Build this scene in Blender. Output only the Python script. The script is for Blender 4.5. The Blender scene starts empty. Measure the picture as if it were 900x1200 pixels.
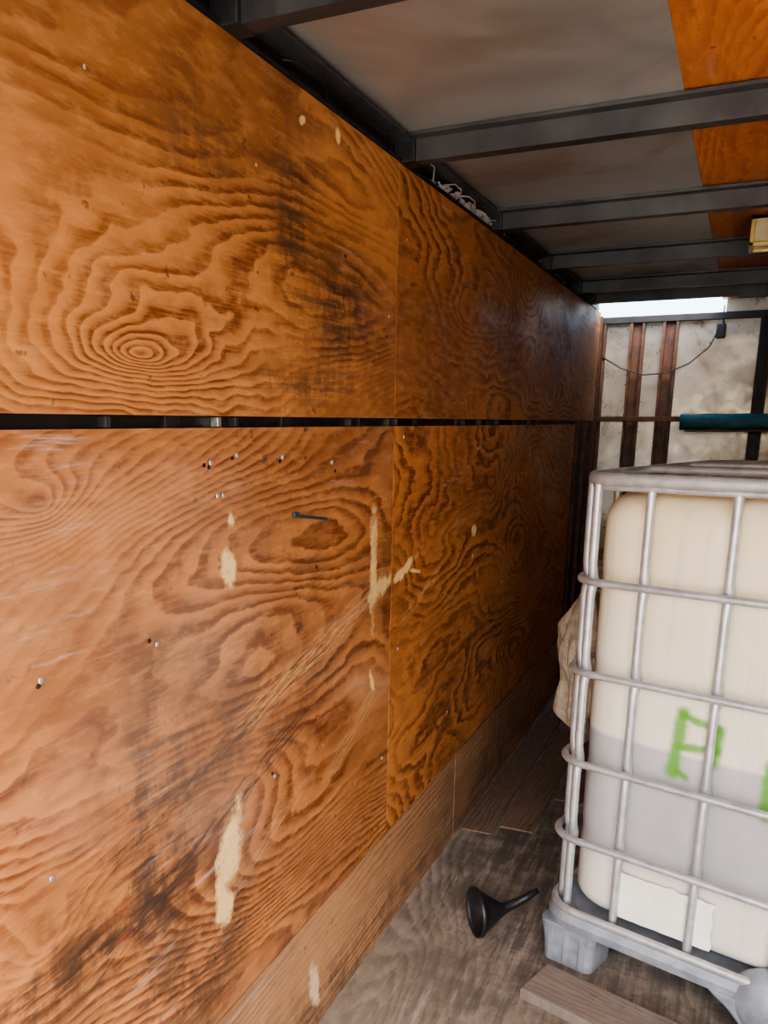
import bpy, bmesh, math, random
from mathutils import Vector, Matrix, noise as mnoise
random.seed(4)
scene=bpy.context.scene
COL=scene.collection
D=.85; H=1.5385

# ---------------------------------------------------------------- node helpers
class G:
    def __init__(s,name):
        m=bpy.data.materials.new(name); m.use_nodes=True
        s.m=m; s.t=m.node_tree; s.t.nodes.clear()
        s.out=s.t.nodes.new('ShaderNodeOutputMaterial')
        s.b=s.t.nodes.new('ShaderNodeBsdfPrincipled')
        s.t.links.new(s.b.outputs[0],s.out.inputs[0])
        tc=s.t.nodes.new('ShaderNodeTexCoord'); s.co=tc.outputs['Object']
        sp=s.t.nodes.new('ShaderNodeSeparateXYZ'); s.t.links.new(s.co,sp.inputs[0])
        s.x,s.y,s.z=sp.outputs
    def put(s,inp,v):
        if isinstance(v,bpy.types.NodeSocket): s.t.links.new(v,inp)
        elif isinstance(v,(tuple,list)) and len(v)==3 and inp.type=='RGBA': inp.default_value=(*v,1)
        else: inp.default_value=v
    def mth(s,op,a,b=0,c=0,clamp=False):
        n=s.t.nodes.new('ShaderNodeMath'); n.operation=op; n.use_clamp=clamp
        s.put(n.inputs[0],a); s.put(n.inputs[1],b); s.put(n.inputs[2],c)
        return n.outputs[0]
    def add(s,a,b): return s.mth('ADD',a,b)
    def sub(s,a,b): return s.mth('SUBTRACT',a,b)
    def mul(s,a,b): return s.mth('MULTIPLY',a,b)
    def vec(s,x,y,z):
        n=s.t.nodes.new('ShaderNodeCombineXYZ')
        for i,v in enumerate((x,y,z)): s.put(n.inputs[i],v)
        return n.outputs[0]
    def noise(s,v,scale=1,detail=2,rough=.5,dist=0):
        n=s.t.nodes.new('ShaderNodeTexNoise'); s.put(n.inputs['Vector'],v)
        n.inputs['Scale'].default_value=scale; n.inputs['Detail'].default_value=detail
        n.inputs['Roughness'].default_value=rough; n.inputs['Distortion'].default_value=dist
        return n.outputs[0]
    def smooth(s,v,a,b,lo=0,hi=1):
        n=s.t.nodes.new('ShaderNodeMapRange'); n.interpolation_type='SMOOTHSTEP'
        s.put(n.inputs[0],v); n.inputs[1].default_value=a; n.inputs[2].default_value=b
        n.inputs[3].default_value=lo; n.inputs[4].default_value=hi
        return n.outputs[0]
    def ramp(s,v,stops):
        n=s.t.nodes.new('ShaderNodeValToRGB'); s.put(n.inputs[0],v)
        e=n.color_ramp.elements
        while len(e)<len(stops): e.new(.5)
        for i,(p,c) in enumerate(stops):
            e[i].position=p; e[i].color=(*c,1) if isinstance(c,(tuple,list)) else (c,c,c,1)
        return n.outputs[0]
    def mix(s,f,a,b,mode='MIX'):
        n=s.t.nodes.new('ShaderNodeMix'); n.data_type='RGBA'; n.blend_type=mode
        s.put(n.inputs[0],f); s.put(n.inputs[6],a); s.put(n.inputs[7],b)
        return n.outputs[2]
    def bump(s,h,strength=.2,dist=.01):
        n=s.t.nodes.new('ShaderNodeBump'); s.put(n.inputs['Height'],h)
        n.inputs['Strength'].default_value=strength; n.inputs['Distance'].default_value=dist
        s.t.links.new(n.outputs[0],s.b.inputs['Normal'])
    def set(s,**k):
        for a,v in k.items():
            s.put(s.b.inputs[{'col':'Base Color','rough':'Roughness','metal':'Metallic','spec':'Specular IOR Level','coat':'Coat Weight','coatr':'Coat Roughness'}[a]],v)
        return s.m

def plywood(name,seed,light,dark,kz=14,kn=22,sy=.7,sz=2.0,knots=(),chips=(),dirt=(),rough=.45,contrast=1.,
            ax='yz',lines=(),dlines=(),wear=.5,grey=0.,coat=0.,blotch=.75,jag=1.,slope=0.,spec=.35,chipcol=(.86,.60,.26)):
    g=G(name)
    A,B={'yz':(g.y,g.z),'xy':(g.y,g.x),'yx':(g.x,g.y)}[ax]
    V=lambda a,b,o=0: g.vec(seed*3.7+o,g.mul(A,a),g.mul(B,b))
    n1=g.noise(V(sy,sz),1,1.8,.45)
    n2=g.noise(V(2.6,12,5),1,3,.6)
    n3=g.noise(V(20,9,7),1,2,.6)
    f=g.add(g.mul(n1,kn),g.mul(B,kz)); f=g.add(f,g.mul(n2,2.4*jag)); f=g.add(f,g.mul(n3,.7*jag))
    if slope: f=g.add(f,g.mul(A,slope))
    for (a0,b0,ra,rb,h) in knots:
        p=g.mth('POWER',g.mth('DIVIDE',g.sub(A,a0),ra),2); q=g.mth('POWER',g.mth('DIVIDE',g.sub(B,b0),rb),2)
        r=g.mul(g.mth('SQRT',g.add(g.add(p,q),.02)),g.add(.6,g.mul(g.noise(V(5,9,3),1,2,.5),.8)))
        f=g.add(f,g.mul(g.mth('EXPONENT',g.mul(r,-1)),h))
    fr=g.mth('FRACT',f)
    band=g.ramp(fr,[(0,.0),(.22,.10),(.50,.5),(.70,1.),(.90,.9),(1.,0.)])
    fib=g.noise(V(7,240,9),1,3,.6)
    fade=g.noise(V(1.6,4.,13),1,3,.55)
    band=g.mul(band,g.smooth(fade,.32,.60,.25,1.))
    band=g.mul(band,g.smooth(fib,.25,.6,.6,1.1))
    band=g.mth('MULTIPLY',band,contrast,clamp=True)
    col=g.mix(band,light,dark)
    blot=g.noise(V(1.0,2.4,21),1,4,.6)
    col=g.mix(g.smooth(blot,.38,.66,0,blotch),col,tuple(c*k for c,k in zip(light,(.42,.37,.34))),'MIX')
    fine=g.noise(V(14,50,31),1,5,.7)
    col=g.mix(g.smooth(fine,.42,.74,0,.40),col,tuple(min(1,c*k) for c,k in zip(light,(1.3,1.5,1.7))))
    dn=g.noise(V(9,5,41),1,6,.75)
    dn2=g.noise(V(2.2,45,43),1,5,.7)
    dd=g.smooth(g.add(g.mul(dn,.5),g.mul(dn2,.5)),.43,.57,0,1)
    for (a0,b0,ra,rb,st) in dirt:
        p=g.mth('POWER',g.mth('DIVIDE',g.sub(A,a0),ra),2); q=g.mth('POWER',g.mth('DIVIDE',g.sub(B,b0),rb),2)
        m=g.mth('EXPONENT',g.mul(g.add(p,q),-1))
        col=g.mix(g.mul(g.mul(m,dd),st),col,(.035,.023,.016))
    sp=g.noise(V(22,30,51),1,3,.6)
    col=g.mix(g.smooth(sp,.66,.74,0,.6),col,(.05,.03,.02))
    wn=g.noise(V(3,40,61),1,5,.75); wr=g.noise(V(1.6,1.8,63),1,2,.5)
    wm=g.mul(g.smooth(wn,.56,.72,0,1),g.smooth(wr,.48,.64,0,1))
    col=g.mix(g.mul(wm,wear),col,tuple(min(1,.35+c*.6) for c in light) if not grey else (.42,.35,.27))
    for kind,LL in ((0,lines),(1,dlines)):
      for (a0,b0,a1,b1,w,st_) in LL:
        L=math.hypot(a1-a0,b1-b0); ux,uy=(a1-a0)/L,(b1-b0)/L
        da=g.sub(A,a0); db=g.sub(B,b0)
        t=g.add(g.mul(da,ux),g.mul(db,uy)); n=g.add(g.mul(da,-uy),g.mul(db,ux))
        n=g.add(n,g.mul(g.sub(wr,.5),.08))
        m=g.mul(g.smooth(g.mth('ABSOLUTE',g.sub(t,L/2)),L/2,L/2-.15,0,1),g.smooth(g.mth('ABSOLUTE',n),w,w*.2,0,1))
        st=g.noise(g.vec(seed+kind,g.mul(t,9),g.mul(n,130)),1,5,.75)
        m=g.mul(m,g.smooth(st,.44,.60,0,1))
        col=g.mix(g.mul(m,st_),col,(.030,.018,.012) if kind else (.74,.45,.20))
    cn=g.sub(g.noise(V(14,14,71),1,4,.7),.5); cf=g.noise(V(60,60,77),1,3,.6)
    for (a0,b0,ra,rb,rot) in chips:
        c,s_=math.cos(rot),math.sin(rot)
        da=g.sub(A,a0); db=g.sub(B,b0)
        p=g.mth('DIVIDE',g.add(g.mul(da,c),g.mul(db,s_)),ra); q=g.mth('DIVIDE',g.add(g.mul(da,-s_),g.mul(db,c)),rb)
        r=g.add(g.mth('SQRT',g.add(g.mul(p,p),g.mul(q,q))),g.mul(cn,2.6))
        m=g.smooth(r,1.2,.55,0,1)
        col=g.mix(g.mul(m,g.smooth(cf,.25,.5,.6,1)),col,chipcol)
    if grey: col=g.mix(g.mul(g.smooth(blot,.25,.6,.5,1),grey),col,(.21,.19,.165))
    rn=g.noise(V(3,7,81),1,4,.6)
    g.bump(g.add(g.mul(fr,.5),g.mul(fib,.8)),.14,.004)
    if coat: g.set(coat=g.mul(g.smooth(rn,.35,.6),coat),coatr=.16)
    return g.set(col=col,rough=g.smooth(rn,.25,.75,rough-.10,rough+.16),spec=spec)

def metal(name,c1,c2,rough=.4,metal_=.6,scale=3,bumps=0,stain=None,bs=7,sl=.46):
    g=G(name)
    n=g.noise(g.co,scale,5,.65)
    col=g.mix(g.smooth(n,.3,.7),c1,c2)
    if stain:
        n2=g.noise(g.co,scale*.5,5,.65,.5)
        col=g.mix(g.smooth(n2,sl,sl+.14,0,.9),col,stain)
    if bumps: g.bump(g.noise(g.co,bs,2,.4,.2),bumps,.05)
    n3=g.noise(g.co,scale*4,4,.7)
    return g.set(col=col,rough=g.smooth(n3,.3,.7,rough-.08,rough+.12),metal=metal_)

def plain(name,c,rough=.5,m=0,var=.2,scale=8):
    g=G(name); n=g.noise(g.co,scale,4,.6)
    col=g.mix(g.smooth(n,.3,.7,0,1),tuple(x*(1-var) for x in c),tuple(min(1,x*(1+var)) for x in c))
    return g.set(col=col,rough=rough,metal=m)

# ---------------------------------------------------------------- mesh helpers
def empty(name,loc=(0,0,0),rz=0):
    e=bpy.data.objects.new(name,None); e.location=loc; e.rotation_euler=(0,0,rz); e.empty_display_size=.1
    COL.objects.link(e); return e
def obj(name,bm,mat,parent=None,smooth=False,bev=0,seg=2):
    me=bpy.data.meshes.new(name); bmesh.ops.recalc_face_normals(bm,faces=bm.faces); bm.to_mesh(me); bm.free()
    o=bpy.data.objects.new(name,me); COL.objects.link(o)
    if isinstance(mat,(list,tuple)):
        for m in mat: me.materials.append(m)
    else: me.materials.append(mat)
    if smooth:
        for p in me.polygons: p.use_smooth=True
    if bev:
        b=o.modifiers.new('bevel','BEVEL'); b.width=bev; b.segments=seg; b.limit_method='ANGLE'
    if parent: o.parent=parent
    return o
def addbox(bm,a,b,mi=0):
    x0,y0,z0=a; x1,y1,z1=b
    v=[bm.verts.new(p) for p in [(x0,y0,z0),(x1,y0,z0),(x1,y1,z0),(x0,y1,z0),(x0,y0,z1),(x1,y0,z1),(x1,y1,z1),(x0,y1,z1)]]
    for f in [(0,3,2,1),(4,5,6,7),(0,1,5,4),(1,2,6,5),(2,3,7,6),(3,0,4,7)]:
        fc=bm.faces.new([v[i] for i in f]); fc.material_index=mi
def box(name,a,b,mat,parent=None,bev=.002):
    bm=bmesh.new(); addbox(bm,a,b); return obj(name,bm,mat,parent,bev=bev)
def extr(name,prof,axis,a,b,mat,parent=None,bev=0):
    bm=bmesh.new(); r=[]
    for t in (a,b):
        r.append([bm.verts.new((t,p[0],p[1]) if axis=='x' else ((p[0],t,p[1]) if axis=='y' else (p[0],p[1],t))) for p in prof])
    n=len(prof)
    for i in range(n): bm.faces.new([r[0][i],r[0][(i+1)%n],r[1][(i+1)%n],r[1][i]])
    bm.faces.new(r[0][::-1]); bm.faces.new(r[1])
    return obj(name,bm,mat,parent,bev=bev)
def tube(name,pts,rad,mat,parent=None,closed=False,flat=1.,res=10,smooth=True,radii=None):
    pts=[Vector(p) for p in pts]; n=len(pts); bm=bmesh.new(); rings=[]
    prevN=None
    for i,p in enumerate(pts):
        a=pts[(i-1)%n] if (closed or i>0) else p; b=pts[(i+1)%n] if (closed or i<n-1) else p
        T=(b-a).normalized()
        up=Vector((0,0,1)) if abs(T.z)<.9 else Vector((0,1,0))
        if prevN is None: N=(up-T*up.dot(T)).normalized()
        else:
            N=(prevN-T*prevN.dot(T)).normalized()
        prevN=N; B=T.cross(N)
        r=radii[i] if radii else rad
        rings.append([bm.verts.new(p+N*math.cos(k*2*math.pi/res)*r+B*math.sin(k*2*math.pi/res)*r*flat) for k in range(res)])
    m=n if closed else n-1
    for i in range(m):
        A,B_=rings[i],rings[(i+1)%n]
        for k in range(res): bm.faces.new([A[k],A[(k+1)%res],B_[(k+1)%res],B_[k]])
    if not closed: bm.faces.new(rings[0][::-1]); bm.faces.new(rings[-1])
    return obj(name,bm,mat,parent,smooth=smooth)
def rrect(x0,y0,x1,y1,r,seg=8,side=6):
    pts=[]
    cs=[((x1-r,y0+r),-90),((x1-r,y1-r),0),((x0+r,y1-r),90),((x0+r,y0+r),180)]
    for ci,((cx,cy),a0) in enumerate(cs):
        for k in range(seg+1):
            a=math.radians(a0+90*k/seg); pts.append((cx+r*math.cos(a),cy+r*math.sin(a)))
        nx,ny=cs[(ci+1)%4][0]; a1=math.radians(cs[(ci+1)%4][1])
        e=(nx+r*math.cos(a1),ny+r*math.sin(a1)); s=pts[-1]
        for k in range(1,side): pts.append((s[0]+(e[0]-s[0])*k/side,s[1]+(e[1]-s[1])*k/side))
    return pts

# ---------------------------------------------------------------- materials
LT=(.52,.215,.073); DK=(.165,.048,.014)
m_ul=plywood('plywood_varnished_a',1,(.53,.225,.074),(.175,.053,.016),kz=28,kn=56,sy=.36,sz=1.9,jag=.75,knots=[(1.13,1.64,.21,.060,15)],
   dirt=[(1.64,1.93,.09,.16,.8),(1.88,1.78,.20,.12,.85),(1.3,1.98,.15,.1,.5),(1.75,1.62,.3,.05,.6)],
   chips=[(1.86,2.13,.012,.014,0),(1.69,2.115,.016,.008,.4)],wear=.35)
m_ll=plywood('plywood_varnished_b',2,LT,DK,kz=18,kn=76,sy=.40,sz=1.35,slope=-6,jag=.7,contrast=1.05,
   knots=[(.90,1.43,.12,.05,8),(.84,.80,.12,.08,8)],
   dirt=[(1.12,.86,.15,.24,.95),(.85,.72,.35,.08,.9),(1.7,1.20,.10,.08,.5),(1.25,.5,.25,.15,.8),(1.5,.95,.35,.10,.7),(1.0,.45,.2,.2,.6)],
   chips=[(1.375,1.275,.032,.036,0),(1.385,1.36,.019,.018,0),(2.095,1.145,.028,.15,0),(2.17,1.11,.10,.026,.15),(1.345,.69,.036,.11,-.35),(1.33,.60,.026,.05,0),(2.1,.85,.012,.04,.5)],
   lines=[(1.35,.93,2.22,1.13,.05,.65),(1.3,.62,1.8,.74,.03,.4),(1.8,.66,2.2,.84,.05,.6)],
   dlines=[(.85,.66,1.75,.90,.045,.9),(.8,.80,1.6,.98,.035,.6),(.9,1.13,1.5,1.16,.02,.4)],wear=.5,rough=.32,coat=.9,spec=.5)
m_ur=plywood('plywood_varnished_c',3,(.50,.205,.066),(.15,.047,.015),kz=8,kn=34,sy=.9,sz=2.2,
   dirt=[(3.4,1.9,.35,.18,.5),(4.6,1.9,.5,.2,.4)],wear=.35,rough=.55,spec=.25)
m_lr=plywood('plywood_varnished_d',7,(.51,.20,.06),(.12,.032,.010),kz=6,kn=22,sy=.9,sz=2.1,knots=[(3.27,1.31,.24,.09,6)],
   chips=[(2.33,1.125,.09,.018,.25),(2.42,1.11,.05,.008,-.2),(3.06,1.16,.030,.020,0),(3.05,1.07,.010,.015,0)],
   dirt=[(3.6,.75,.4,.1,.4)],lines=[(2.25,.95,2.75,1.1,.03,.5)],wear=.4,rough=.48,spec=.3)
m_strip=plywood('plywood_kickboard',5,(.45,.23,.10),(.20,.085,.035),kz=48,kn=14,sy=.4,sz=3,jag=.6,dirt=[(2.5,.06,2.5,.08,.6),(1.6,.03,.6,.08,.7),(3.8,.2,.8,.2,.5)],
   chips=[(1.75,.12,.03,.08,.2)],wear=.7,rough=.6,contrast=.85,grey=.15,chipcol=(.70,.54,.34))
m_ceilply=plywood('plywood_ceiling',9,(.60,.21,.052),(.40,.11,.024),kz=20,kn=24,sy=.5,sz=2.5,ax='xy',wear=.2,rough=.5,contrast=.9,blotch=.4)
m_ceilply2=plywood('plywood_ceiling_dark',11,(.40,.13,.04),(.22,.06,.018),kz=20,kn=24,sy=.5,sz=2.5,ax='xy',wear=.1,rough=.5,contrast=.7)
m_grayply=plywood('plywood_floor_weathered',12,(.34,.275,.205),(.12,.088,.062),kz=22,kn=26,sy=.5,sz=2.4,ax='xy',jag=.6,
   dirt=[(2.4,.5,1.2,.35,.9),(3.2,.2,.8,.25,.9),(4.4,.3,.8,.6,.9),(2.0,.9,.5,.3,.9)],wear=.8,rough=.6,contrast=.9,grey=.3,
   dlines=[(2.05,.2,3.0,.62,.03,.7),(2.2,.1,2.9,.1,.03,.7),(1.9,.35,2.7,.33,.02,.8)])
m_board=plywood('board_brown',14,(.25,.145,.08),(.095,.05,.028),kz=40,kn=14,sy=.4,sz=3,ax='xy',wear=.3,rough=.65,grey=.2)
m_plank=plywood('plank_weathered',15,(.20,.15,.115),(.075,.052,.038),kz=50,kn=16,sy=.9,sz=3,ax='yx',wear=.4,rough=.75,grey=.3)
m_steel=metal('painted_steel_dark',(.040,.040,.040),(.085,.083,.08),.40,.4,6)
m_steelblk=metal('steel_black',(.012,.012,.014),(.03,.028,.028),.5,.3,8)
m_rust=metal('steel_rusty',(.12,.05,.026),(.04,.022,.016),.6,.1,14)
m_alu=metal('ceiling_aluminium',(.42,.415,.38),(.53,.52,.48),.36,.55,1.8,.03,(.34,.29,.22),7,.48)
m_foil=metal('front_sheet_metal',(.32,.30,.265),(.42,.395,.355),.30,.65,2.2,.30,(.17,.125,.085),2.6,.47)
m_galv=metal('galvanised_tube',(.42,.43,.44),(.60,.61,.61),.42,.65,22)
m_galvd=metal('galvanised_pallet',(.24,.27,.31),(.38,.41,.44),.45,.45,12)
m_screw=metal('screw_zinc',(.5,.48,.44),(.7,.68,.62),.35,.8,40)
m_black=plain('funnel_black_plastic',(.012,.012,.014),.38,0,.3,20)
m_foam=plain('sealant_foam',(.42,.38,.33),.9,0,.35,40)
m_teal=plain('tarp_teal',(.015,.12,.16),.6,0,.3,20)
g=G('burlap_cloth'); w=g.t.nodes.new('ShaderNodeTexWave'); w.inputs['Scale'].default_value=60; w.inputs['Distortion'].default_value=2
g.t.links.new(g.co,w.inputs['Vector'])
n=g.noise(g.co,25,5,.7); g.bump(g.add(w.outputs['Fac'],n),.5,.01)
m_burlap=g.set(col=g.mix(g.smooth(n,.3,.7),(.28,.22,.15),(.52,.44,.32)),rough=.95)
m_brass=metal('lamp_brass',(.52,.34,.08),(.7,.5,.16),.35,.6,20)
m_lens=plain('lamp_lens',(.58,.50,.30),.2,0,.1,20)
m_paper=plain('label_paper',(.76,.72,.62),.7,0,.06,10)
m_ink=plain('blue_tape',(.018,.036,.055),.5)
g=G('ground_concrete'); m_ground=g.set(col=g.mix(g.noise(g.co,2,6,.7),(.50,.47,.42),(.66,.62,.56)),rough=.9)

# tank plastic
g=G('tank_polyethylene')
X,Y,Z=g.x,g.y,g.z
n=g.noise(g.co,3.5,4,.6)
lvl=g.add(Z,g.mul(g.sub(n,.5),.02))
cream=g.mix(g.smooth(Z,.75,1.30),(.70,.63,.51),(.80,.67,.42))
cream=g.mix(g.smooth(n,.3,.7,0,.45),cream,(.82,.77,.65))
liq=g.mix(g.smooth(n,.3,.7),(.35,.34,.34),(.46,.445,.43))
col=g.mix(g.smooth(lvl,.725,.708,0,1),cream,liq)
col=g.mix(g.smooth(lvl,.42,.34,0,.85),col,(.68,.62,.51))
st=g.noise(g.vec(g.mul(X,40),g.mul(Y,40),g.mul(Z,2)),1,4,.6)
col=g.mix(g.smooth(st,.5,.8,0,.35),col,(.40,.36,.30))
fn=g.sub(g.noise(g.co,30,4,.65),.5)
def stroke(col,x0,z0,x1,z1,w):
    L=math.hypot(x1-x0,z1-z0); ux,uz=(x1-x0)/L,(z1-z0)/L
    da=g.sub(X,x0); db=g.sub(Z,z0)
    t=g.mth('MINIMUM',g.mth('MAXIMUM',g.add(g.mul(da,ux),g.mul(db,uz)),0),L)
    px=g.sub(da,g.mul(t,ux)); pz=g.sub(db,g.mul(t,uz))
    r=g.add(g.mth('SQRT',g.add(g.mul(px,px),g.mul(pz,pz))),g.mul(fn,.02))
    front=g.mth('LESS_THAN',Y,.12)
    return g.mix(g.mul(g.smooth(r,w*1.6,w*.3,0,.9),front),col,(.10,.30,.025))
for s in [(.315,.825,.30,.66,.018),(.315,.735,.40,.745,.013),(.315,.82,.40,.80,.010),(.405,.80,.395,.71,.016),(.315,.665,.335,.655,.012),(.53,.74,.53,.61,.016)]:
    col=stroke(col,*s)
m_tank=g.set(col=col,rough=.33,spec=.5)

# ---------------------------------------------------------------- room shell
Y0=-.21; Y1=5.86; XR=2.42
box('floor',(-.06,Y0,-.06),(XR+.06,Y1+.05,0),m_grayply,bev=0)
bd=empty('floor_boards')
for i,(x0,x1,y0,y1,z) in enumerate([(.012,.125,3.02,4.5,.008),(.14,.27,3.10,4.3,.009),(.285,.40,3.45,4.9,.008)]):
    box('board_%d'%(i+1),(x0,y0,0.0005),(x1,y1,z),m_board,bd,bev=.002)

wl=empty('wall_left')
box('outer_skin',(-.062,Y0,0),(-.05,Y1,2.25),m_steelblk,wl,bev=0)
S=2.23; t=.012
def panel(name,y0,y1,z0,z1,mat,x=0):
    bm=bmesh.new(); ny=max(2,int((y1-y0)/.15)); nz=5
    def wv(y,z): return .0012*mnoise.noise(Vector((z0*3,y*1.3,z*2)))
    fr=[];bk=[]
    for i in range(ny+1):
        fr.append([]);bk.append([])
        for j in range(nz+1):
            y=y0+(y1-y0)*i/ny; z=z0+(z1-z0)*j/nz
            fr[-1].append(bm.verts.new((x+wv(y,z),y,z))); bk[-1].append(bm.verts.new((x-t,y,z)))
    for i in range(ny):
        for j in range(nz):
            f=bm.faces.new([fr[i][j],fr[i+1][j],fr[i+1][j+1],fr[i][j+1]]); f.smooth=False
            bm.faces.new([bk[i][j],bk[i][j+1],bk[i+1][j+1],bk[i+1][j]])
        bm.faces.new([fr[i][0],bk[i][0],bk[i+1][0],fr[i+1][0]]); bm.faces.new([fr[i][nz],fr[i+1][nz],bk[i+1][nz],bk[i][nz]])
    for j in range(nz):
        bm.faces.new([fr[0][j],fr[0][j+1],bk[0][j+1],bk[0][j]]); bm.faces.new([fr[ny][j],bk[ny][j],bk[ny][j+1],fr[ny][j+1]])
    return obj(name,bm,mat,wl)
g1=.0015
panel('plywood_upper_near',Y0,S-g1,1.550,2.170,m_ul)
panel('plywood_upper_far',S+g1,5.62,1.550,2.168,m_ur,.0005)
panel('plywood_lower_near',Y0,S-g1,.345,1.5295,m_ll)
panel('plywood_lower_far',S+g1,5.0,.345,1.529,m_lr,.0005)
panel('kickboard_near',Y0,2.95,.0,.337,m_strip,-.004)
panel('kickboard_far',2.955,5.0,.0,.333,m_strip,-.003)
box('slot_rail',(-.05,Y0,1.50),(-.022,Y1,1.58),m_steelblk,wl,bev=0)
box('slot_rail_low',(-.05,Y0,.30),(-.022,5.0,.38),m_steelblk,wl,bev=0)
y=.4
while y<5.8:
    box('stud',(-.05,y,0),(-.0125,y+.04,2.18),m_rust if y>4.9 else m_steelblk,wl,bev=.002); y+=.405
for yy in (1.05,1.36,1.42,1.95,2.20,2.26,2.9,3.1,3.35,3.9):
    box('slot_clip',(-.022,yy,1.531),(-.006,yy+.012,1.548),m_steel if yy!=1.36 else m_screw,wl,bev=.001)
for yy in (5.12,5.38,5.7):
    box('corner_stud',(-.05,yy,0),(0,yy+.045,2.16),m_rust,wl,bev=.003)
extr('top_rail',[(-.05,2.172),(.004,2.172),(.004,2.178),(-.022,2.18),(-.022,2.235),(-.05,2.235)],'y',Y0,5.45,m_steelblk,wl)
box('rail_lip',(-.045,Y0,2.215),(.03,5.45,2.222),m_steel,wl,bev=0)
bm=bmesh.new()
for (y,z) in [(1.32,1.47),(1.41,1.48),(1.34,1.41),(1.36,1.41),(1.59,1.47),(1.83,1.45),(1.14,1.18),(.87,1.19),(1.54,.79),(.86,.89),(1.04,2.0),(1.5,1.99),(2.17,1.8),(2.18,.6),(2.29,.9),(2.30,1.5),(2.29,2.0),(3.06,1.45),(3.5,.9),(3.9,1.4),(4.2,1.9),(2.8,.55)]:
    r=.0055 if z<1.55 else .0035
    ret=bmesh.ops.create_uvsphere(bm,u_segments=10,v_segments=6,radius=r)
    for v in ret['verts']: v.co=Vector((v.co.x*.35+.002,v.co.y+y,v.co.z+z))
obj('screws',bm,m_screw,wl,smooth=True)
bm=bmesh.new()
for (y,z) in [(1.315,1.462),(1.30,1.466),(1.395,1.475),(1.58,1.462),(.865,1.183),(1.12,1.19),(1.85,1.43),(1.53,.80),(2.16,1.75),(1.9,1.9),(1.75,1.22)]:
    ret=bmesh.ops.create_uvsphere(bm,u_segments=8,v_segments=5,radius=.004)
    for v in ret['verts']: v.co=Vector((v.co.x*.2+.0012,v.co.y*1.3+y,v.co.z+z))
obj('nail_holes',bm,m_steelblk,wl,smooth=True)
bm=bmesh.new(); addbox(bm,(-.0,-.085,-.003),(.005,.085,.003)); addbox(bm,(0,-.085,-.003),(.006,-.06,.008))
o=obj('marker_streak',bm,m_ink,wl,bev=.002); o.location=(.002,1.715,1.336); o.rotation_euler=(-.14,0,0)
bm=bmesh.new()
for k in range(110):
    y=random.choice([random.uniform(2.45,3.15),random.uniform(2.45,3.1),random.uniform(2.6,3.0),random.uniform(3.3,4.6)])
    r=random.uniform(.004,.012) if 2.4<y<3.2 else random.uniform(.002,.004)
    ret=bmesh.ops.create_icosphere(bm,subdivisions=1,radius=r)
    zz=random.uniform(2.183,2.205)
    for v in ret['verts']:
        v.co=Vector((v.co.x+random.uniform(-.004,.0)-.006,v.co.y*random.uniform(1.5,2.6)+y,v.co.z*.8+zz))
obj('sealant_foam',bm,m_foam,wl)
for (ya,yb,c,mm) in [(2.35,2.75,.03,m_foam),(1.6,2.2,.02,m_steelblk),(2.7,3.3,.02,m_foam)]:
    tube('loose_wire',[(.005+.02*math.sin(i),ya+(yb-ya)*i/10,2.19+c*math.sin(i*1.1)*.5) for i in range(11)],.0018,mm,wl,res=6)

wr=empty('wall_right')
box('plywood_sheet',(XR,Y0,0),(XR+.05,Y1,2.25),m_ur,wr,bev=0)

# front wall: sheet metal skin on rusty studs, torn open to daylight at the top left
wb=empty('wall_back')
box('skin',(-.06,Y1,0),(XR+.06,Y1+.03,2.165),m_foil,wb,bev=0)
box('skin_top',(.67,Y1,2.165),(XR+.06,Y1+.03,2.25),m_foil,wb,bev=0)
for i,(x,wd) in enumerate(((-.04,.05),(.150,.085),(.335,.09),(.86,.07),(1.3,.07),(1.75,.07),(2.2,.07))):
    y=Y1
    extr('stud_%d'%(i+1),[(x,y-.045),(x+.016,y-.045),(x+.016,y-.014),(x+wd-.016,y-.014),(x+wd-.016,y-.045),(x+wd,y-.045),(x+wd,y),(x,y)],'z',.0,2.15,m_rust if i<3 else m_steelblk,wb)
box('girt',(-.03,Y1-.06,1.545),(XR,Y1-.045,1.575),m_rust,wb)
box('top_plate',(-.05,Y1-.05,2.125),(XR,Y1,2.163),m_steelblk,wb)
tube('cable',[(.64,Y1-.05,2.06),(.60,Y1-.055,1.97),(.5,Y1-.055,1.88),(.38,Y1-.06,1.83),(.25,Y1-.06,1.82),(.12,Y1-.055,1.86),(.0,Y1-.05,1.93)],.004,m_steelblk,wb,res=6)
box('cable_box',(.63,Y1-.05,2.02),(.68,Y1-.0,2.10),m_steelblk,wb,bev=.006)
tube('cable_drop',[(.66,Y1-.04,2.2),(.665,Y1-.045,2.08)],.005,m_steelblk,wb,res=6)

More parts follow.
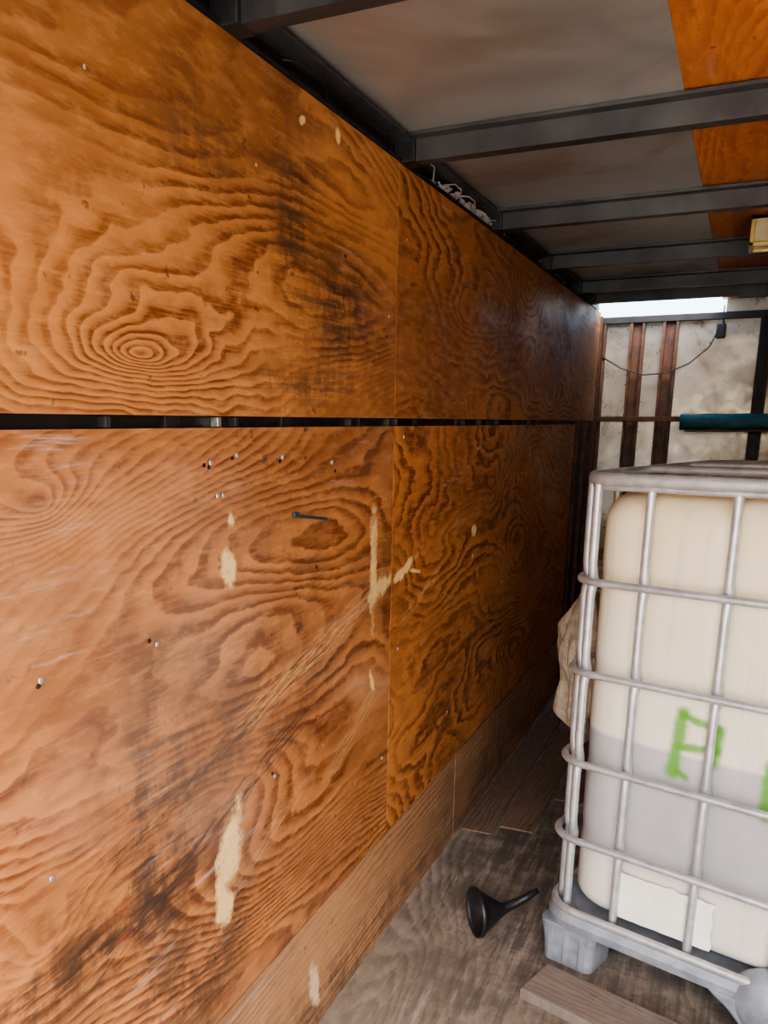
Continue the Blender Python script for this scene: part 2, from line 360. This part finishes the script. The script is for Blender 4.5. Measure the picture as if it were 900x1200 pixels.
# ---------------------------------------------------------------- ceiling
ce=empty('ceiling'); zc=2.235
box('aluminium_sheet',(-.06,Y0,zc),(.652,5.40,zc+.004),m_alu,ce,bev=0)
box('plywood_sheet',(.645,Y0,zc+.004),(XR+.06,3.452,zc+.016),m_ceilply,ce,bev=0)
box('plywood_sheet_mid',(.645,3.453,zc+.004),(.726,Y1+.03,zc+.016),m_ceilply,ce,bev=0)
box('plywood_sheet_dark',(.7265,3.453,zc+.002),(XR+.06,Y1+.03,zc+.016),m_ceilply2,ce,bev=0)
beams=empty('ceiling_beams')
hb=.052; zb=2.172
for i,y in enumerate((-.1,.6,1.40,2.25,3.12,3.97,4.74,5.18)):
    w=.042
    prof=[(y,zb),(y+w,zb),(y+w,zb+.014),(y+w-.004,zb+.014),(y+w-.004,zb+.004),(y+.012,zb+.004),(y+.012,zb+hb+.010),(y-.022,zb+hb+.010),(y-.022,zb+hb+.002),(y,zb+hb-.002)]
    extr('bow_%d'%(i+1),prof,'x',-.02,XR-.002,m_steel,beams)
    box('bow_bracket_%d'%(i+1),(-.02,y-.012,zb-.002),(.035,y+.05,zb+.05),m_steelblk,beams,bev=.003)

# ceiling lamp
lamp=empty('ceiling_lamp',(.79,3.58,2.135))
bm=bmesh.new()
for a,b in [((0,0,0),(.30,.012,.014)),((0,0,.086),(.30,.012,.098)),((0,0,0),(.014,.012,.098)),((.286,0,0),(.30,.012,.098)),((0,.128,0),(.30,.14,.098)),((0,0,0),(.014,.14,.012)),((.286,0,0),(.30,.14,.012)),((0,.0,.084),(.30,.14,.098))]:
    addbox(bm,a,b)
obj('frame',bm,m_brass,lamp,bev=.002)
box('lens',(.012,.006,.006),(.288,.13,.088),m_lens,lamp,bev=.006)
for i in range(5): box('lens_rib_%d'%i,(.05+i*.045,.001,.016),(.056+i*.045,.007,.084),m_lens,lamp,bev=.001)

# ---------------------------------------------------------------- IBC tote
Wd=1.19; Dp=1.0
tote=empty('ibc_tote',(.474,2.335,0),-math.radians(17))
TX0,TX1,TY0,TY1=.024,Wd-.024,.030,Dp-.030
zt0,zt1=.185,1.372
vbars=[.188,.392,.598,.804,1.008]
bm=bmesh.new(); rings=[]
prof=[]
R=.085
for k in range(9):
    a=math.pi/2*k/8; prof.append((zt0+.05*(1-math.cos(a)) if k else zt0,.04*(1-math.sin(a))))
zz=zt0+.07
while zz<zt1-R-.01: prof.append((zz,0)); zz+=.03
for k in range(9):
    a=math.pi/2*k/8; prof.append((zt1-R+R*math.sin(a),R*(1-math.cos(a))*1.0))
prof.append((zt1+.004,.20)); prof.append((zt1+.006,.35))
for z,ins in prof:
    r=max(.12-ins*.3,.05)
    base=rrect(TX0+ins,TY0+ins,TX1-ins,TY1-ins,r,8,44)
    ring=[]
    for (x,y) in base:
        d=0
        if ins<.06 and z<zt1-.04:
            for vb in vbars:
                d+=.012*math.exp(-((x-vb)/.016)**2) if (y<TY0+.06 or y>TY1-.06) else 0
                d+=.012*math.exp(-((y-vb*.85)/.016)**2) if (x<TX0+.06 or x>TX1-.06) else 0
            for hb_ in (1.134,.887,.631,.404):
                d+=.006*math.exp(-((z-hb_)/.02)**2)
        bul=.008*math.sin(math.pi*min(1,max(0,(z-zt0)/(zt1-zt0))))
        on_front=y<TY0+.06+ins
        if on_front: y+=d
        elif y>TY1-.06-ins: y-=d
        elif x<TX0+.06+ins: x+=d
        else: x-=d
        y+= -bul*math.sin(math.pi*max(0,min(1,(x-TX0)/(TX1-TX0)))) if on_front else 0
        ring.append(bm.verts.new((x,y,z)))
    rings.append(ring)
for i in range(len(rings)-1):
    n=len(rings[0])
    for k in range(n): bm.faces.new([rings[i][k],rings[i][(k+1)%n],rings[i+1][(k+1)%n],rings[i+1][k]])
bm.faces.new(rings[-1]); bm.faces.new(rings[0][::-1])
obj('tank',bm,m_tank,tote,smooth=True)
bm=bmesh.new()
ret=bmesh.ops.create_cone(bm,cap_ends=True,segments=28,radius1=.085,radius2=.08,depth=.035)
for v in ret['verts']: v.co+=Vector((Wd/2-.05,Dp/2,zt1+.022))
for k in range(14):
    a=k*math.pi/7; x=Wd/2-.05+.086*math.cos(a); y=Dp/2+.086*math.sin(a)
    addbox(bm,(x-.006,y-.006,zt1+.008),(x+.006,y+.006,zt1+.036))
obj('lid',bm,m_black,tote,bev=.002)
def loop(z,r=.09,off=0): return [(x,y,z) for x,y in rrect(-off,-off,Wd+off,Dp+off,r,8,5)]
tube('rim',loop(1.40,.10),.017,m_galv,tote,closed=True,flat=.65,res=12)
tube('rim_inner',loop(1.379,.10,-.006),.008,m_galv,tote,closed=True,res=8)
RZ=(1.134,.8866,.6307,.4038)
for i,z in enumerate(RZ):
    tube('ring_%d'%i,loop(z,.09,.006+.003*i),.0105,m_galv,tote,closed=True,res=10)
tube('ring_base',loop(.182,.10,.014),.013,m_galv,tote,closed=True,res=10,flat=.8)
def vbar(nm,x,y,nx,ny):
    pts=[];rad=[]
    n=60
    for i in range(n+1):
        z=.18+(1.40-.18)*i/n
        k=max([math.exp(-((z-h)/.022)**2) for h in RZ])
        pts.append((x-nx*.010*(k+.0),y-ny*.010*(k),z)); rad.append(.0115+.003*k)
    tube(nm,pts,.012,m_galv,tote,radii=rad,res=10)
for i,x in enumerate([.045]+vbars+[1.145]):
    yo=.010 if 0<i<6 else .02
    vbar('bar_front_%d'%i,x,yo,0,-1); vbar('bar_rear_%d'%i,x,Dp-yo,0,1)
for i,y in enumerate((.06,.22,.40,.58,.76,.94)):
    vbar('bar_left_%d'%i,.010,y,-1,0); vbar('bar_right_%d'%i,Wd-.010,y,1,0)
for i,y in enumerate((.33,.66)):
    tube('top_bar_%d'%i,[(0,y,1.397),(.06,y,1.412),(Wd-.06,y,1.412),(Wd,y,1.397)],.012,m_galv,tote,res=8)
bm=bmesh.new(); rr=[]
for z,o_ in ((.122,-.02),(.126,.022),(.150,.026),(.174,.020),(.182,.004),(.16,-.03)):
    rr.append([bm.verts.new((x,y,z)) for x,y in rrect(-o_,-o_,Wd+o_,Dp+o_,.10,8,5)])
n=len(rr[0])
for i in range(len(rr)-1):
    for k in range(n): bm.faces.new([rr[i][k],rr[i][(k+1)%n],rr[i+1][(k+1)%n],rr[i+1][k]])
bm.faces.new(rr[0][::-1]); bm.faces.new(rr[-1])
obj('pallet_tray',bm,m_galvd,tote,smooth=False)
def foot(nm,cx,cy,wt,wb_,dt,db):
    bm=bmesh.new(); rr=[]
    for z,f in ((.0,0),(.012,0.04),(.05,.15),(.09,.5),(.115,.85),(.130,1)):
        w=wb_+(wt-wb_)*f; dd=db+(dt-db)*f
        rr.append([bm.verts.new((cx+x,cy+y,z)) for x,y in rrect(-w/2,-dd/2,w/2,dd/2,min(w,dd)*.16,5,2)])
    n=len(rr[0])
    for i in range(len(rr)-1):
        for k in range(n): bm.faces.new([rr[i][k],rr[i][(k+1)%n],rr[i+1][(k+1)%n],rr[i+1][k]])
    bm.faces.new(rr[0][::-1]); bm.faces.new(rr[-1])
    for s in (-.32,0,.32): addbox(bm,(cx+s*wb_-.008,cy-db/2-.008,.012),(cx+s*wb_+.008,cy-db/2+.004,.118))
    obj(nm,bm,m_galvd,tote,smooth=False,bev=.002)
for j,cy in enumerate((.060,.5,.94)):
    foot('foot_left_%d'%j,.068,cy,.175,.15,.16,.14)
    foot('foot_mid_%d'%j,.63,cy,.36,.15,.18,.15)
    foot('foot_right_%d'%j,Wd-.068,cy,.175,.15,.16,.14)
# pressed valve-bay shroud bulging over the middle foot
bm=bmesh.new(); ret=bmesh.ops.create_uvsphere(bm,u_segments=32,v_segments=20,radius=1)
for v in ret['verts']:
    p=v.co.copy(); sx=.125 if p.z>0 else .125-.045*(-p.z)
    v.co=Vector((.625+p.x*sx,.012+p.y*.062,.125+p.z*(.10 if p.z>0 else .12)))
obj('valve_shroud',bm,m_galvd,tote,smooth=True)
bm=bmesh.new(); nx,nz=14,8; vs=[]
for i in range(nx+1):
    vs.append([])
    for j in range(nz+1):
        x=.195+.25*i/nx+(.004*math.sin(j*1.7) if i in(0,nx) else 0); z=.205+.135*j/nz+(.008*mnoise.noise(Vector((i*.7,0,1))) if j==nz else 0)
        vs[-1].append(bm.verts.new((x,.016+.004*mnoise.noise(Vector((i*.6,j*.6,2))),z)))
for i in range(nx):
    for j in range(nz): bm.faces.new([vs[i][j],vs[i+1][j],vs[i+1][j+1],vs[i][j+1]])
obj('label_sheet',bm,m_paper,tote,smooth=True)

# ---------------------------------------------------------------- burlap sack hung beside the cage
bm=bmesh.new(); ret=bmesh.ops.create_icosphere(bm,subdivisions=5,radius=1)
for v in ret['verts']:
    p=v.co.copy(); z=p.z
    w=1.0-.45*max(0,z)**1.5+.14*math.sin(z*5)
    fold=.45*mnoise.noise(Vector((p.x*2.6,p.y*2.6,z*1.0)))+.12*mnoise.noise(p*5)
    k=w*(1+fold)
    v.co=Vector((p.x*k*.09,p.y*k*.14,z*(1+.1*fold)*.25))
sack=obj('burlap_sack',bm,m_burlap,None,smooth=True); sack.location=(.460,2.80,.80)

# ---------------------------------------------------------------- funnel
c=Vector((.251,2.345,.077)); ax=Vector((.80,.58,.0)).normalized()
bm=bmesh.new(); path=[]
for s,r,zr in [(0,.076,0),(.012,.077,0),(.014,.072,0),(.05,.047,0),(.085,.024,.002),(.10,.017,.006),(.13,.014,.016),(.165,.012,.032),(.205,.009,.055)]:
    path.append((c+ax*s+Vector((0,0,zr)),r))
def sweep(path,bm):
    rings=[]
    for i,(p,r) in enumerate(path):
        a=path[max(0,i-1)][0]; b=path[min(len(path)-1,i+1)][0]; T=(b-a).normalized()
        N=(Vector((0,0,1))-T*T.z).normalized(); B=T.cross(N)
        rings.append([bm.verts.new(p+N*math.cos(k*math.pi/16)*r+B*math.sin(k*math.pi/16)*r) for k in range(32)])
    for i in range(len(rings)-1):
        for k in range(32): bm.faces.new([rings[i][k],rings[i][(k+1)%32],rings[i+1][(k+1)%32],rings[i+1][k]])
sweep(path,bm)
fo=obj('funnel',bm,m_black,None,smooth=True); sm=fo.modifiers.new('solid','SOLIDIFY'); sm.thickness=.0025; sm.offset=-1

# ---------------------------------------------------------------- planks by the tote
def plank(name,loc,rz,L,W,T,mat):
    bm=bmesh.new(); n=14; rr=[]
    for i in range(n+1):
        x=L*i/n; j=.004*mnoise.noise(Vector((x*6,1,W))); k=.004*mnoise.noise(Vector((x*6,5,W)))
        rr.append([bm.verts.new(p) for p in [(x,j,0),(x,W+k,0),(x,W+k,T),(x,j,T)]])
    for i in range(n):
        for k in range(4): bm.faces.new([rr[i][k],rr[i][(k+1)%4],rr[i+1][(k+1)%4],rr[i+1][k]])
    bm.faces.new(rr[0]); bm.faces.new(rr[-1][::-1])
    o=obj(name,bm,mat,None,bev=.003); o.location=loc; o.rotation_euler=(0,0,rz); return o
plank('wood_plank',(.45,2.10,.0005),-math.radians(17),1.0,.155,.032,m_plank)
plank('wood_plank.001',(.93,1.93,.0005),-math.radians(12),.7,.09,.05,m_plank)

# ---------------------------------------------------------------- teal tarp on a shelf of the front wall
bm=bmesh.new(); rr=[]; n=30
for i in range(n+1):
    x=.49+1.2*i/n; ring=[]
    for k in range(16):
        a=k*math.pi/8; w=1+.16*mnoise.noise(Vector((x*5,math.cos(a),math.sin(a))))
        ring.append(bm.verts.new((x,Y1-.14+.075*w*math.copysign(abs(math.cos(a))**.6,math.cos(a)),1.545+.045*w*math.copysign(abs(math.sin(a))**.6,math.sin(a)))))
    rr.append(ring)
for i in range(n):
    for k in range(16): bm.faces.new([rr[i][k],rr[i][(k+1)%16],rr[i+1][(k+1)%16],rr[i+1][k]])
bm.faces.new(rr[0]); bm.faces.new(rr[-1][::-1])
tarp=empty('folded_tarp')
obj('cloth',bm,m_teal,tarp,smooth=True)
box('shelf_board',(.52,Y1-.22,1.487),(1.75,Y1-.045,1.50),m_rust,tarp)

# ---------------------------------------------------------------- outside
box('ground',(-30,-40,-.62),(30,40,-.60),m_ground,None,bev=0)

# ---------------------------------------------------------------- light
w=bpy.data.worlds.new('sky'); scene.world=w; w.use_nodes=True
nt=w.node_tree; bg=nt.nodes['Background']
sky=nt.nodes.new('ShaderNodeTexSky'); sky.sky_type='NISHITA'; sky.sun_disc=False
sky.sun_elevation=math.radians(50); sky.sun_rotation=math.radians(160); sky.dust_density=3
nt.links.new(sky.outputs[0],bg.inputs[0]); bg.inputs[1].default_value=1.2
sd=bpy.data.lights.new('sun','SUN'); sd.energy=15; sd.angle=.01; sd.color=(1,.95,.86)
so=bpy.data.objects.new('sun',sd); COL.objects.link(so)
so.rotation_euler=Vector((.35,-.35,-.8)).to_track_quat('-Z','Y').to_euler()

# ---------------------------------------------------------------- camera
cd=bpy.data.cameras.new('camera'); cam=bpy.data.objects.new('camera',cd); COL.objects.link(cam)
cd.sensor_fit='VERTICAL'; cd.sensor_height=36; cd.sensor_width=27; cd.lens=1012/1200*36
cd.shift_x=(450-375)/1200; cd.shift_y=(748-600)/1200; cd.clip_start=.02
R_=Vector((.9017,.433,0)).normalized(); F_=Vector((-.4196,.8745,-.2423)).normalized(); U_=R_.cross(F_)
M=Matrix((R_,U_,-F_)).transposed().to_4x4(); M.translation=Vector((.85,0,H))
cam.matrix_world=M; scene.camera=cam
try: scene.view_settings.look='AgX - Medium High Contrast'
except Exception: pass
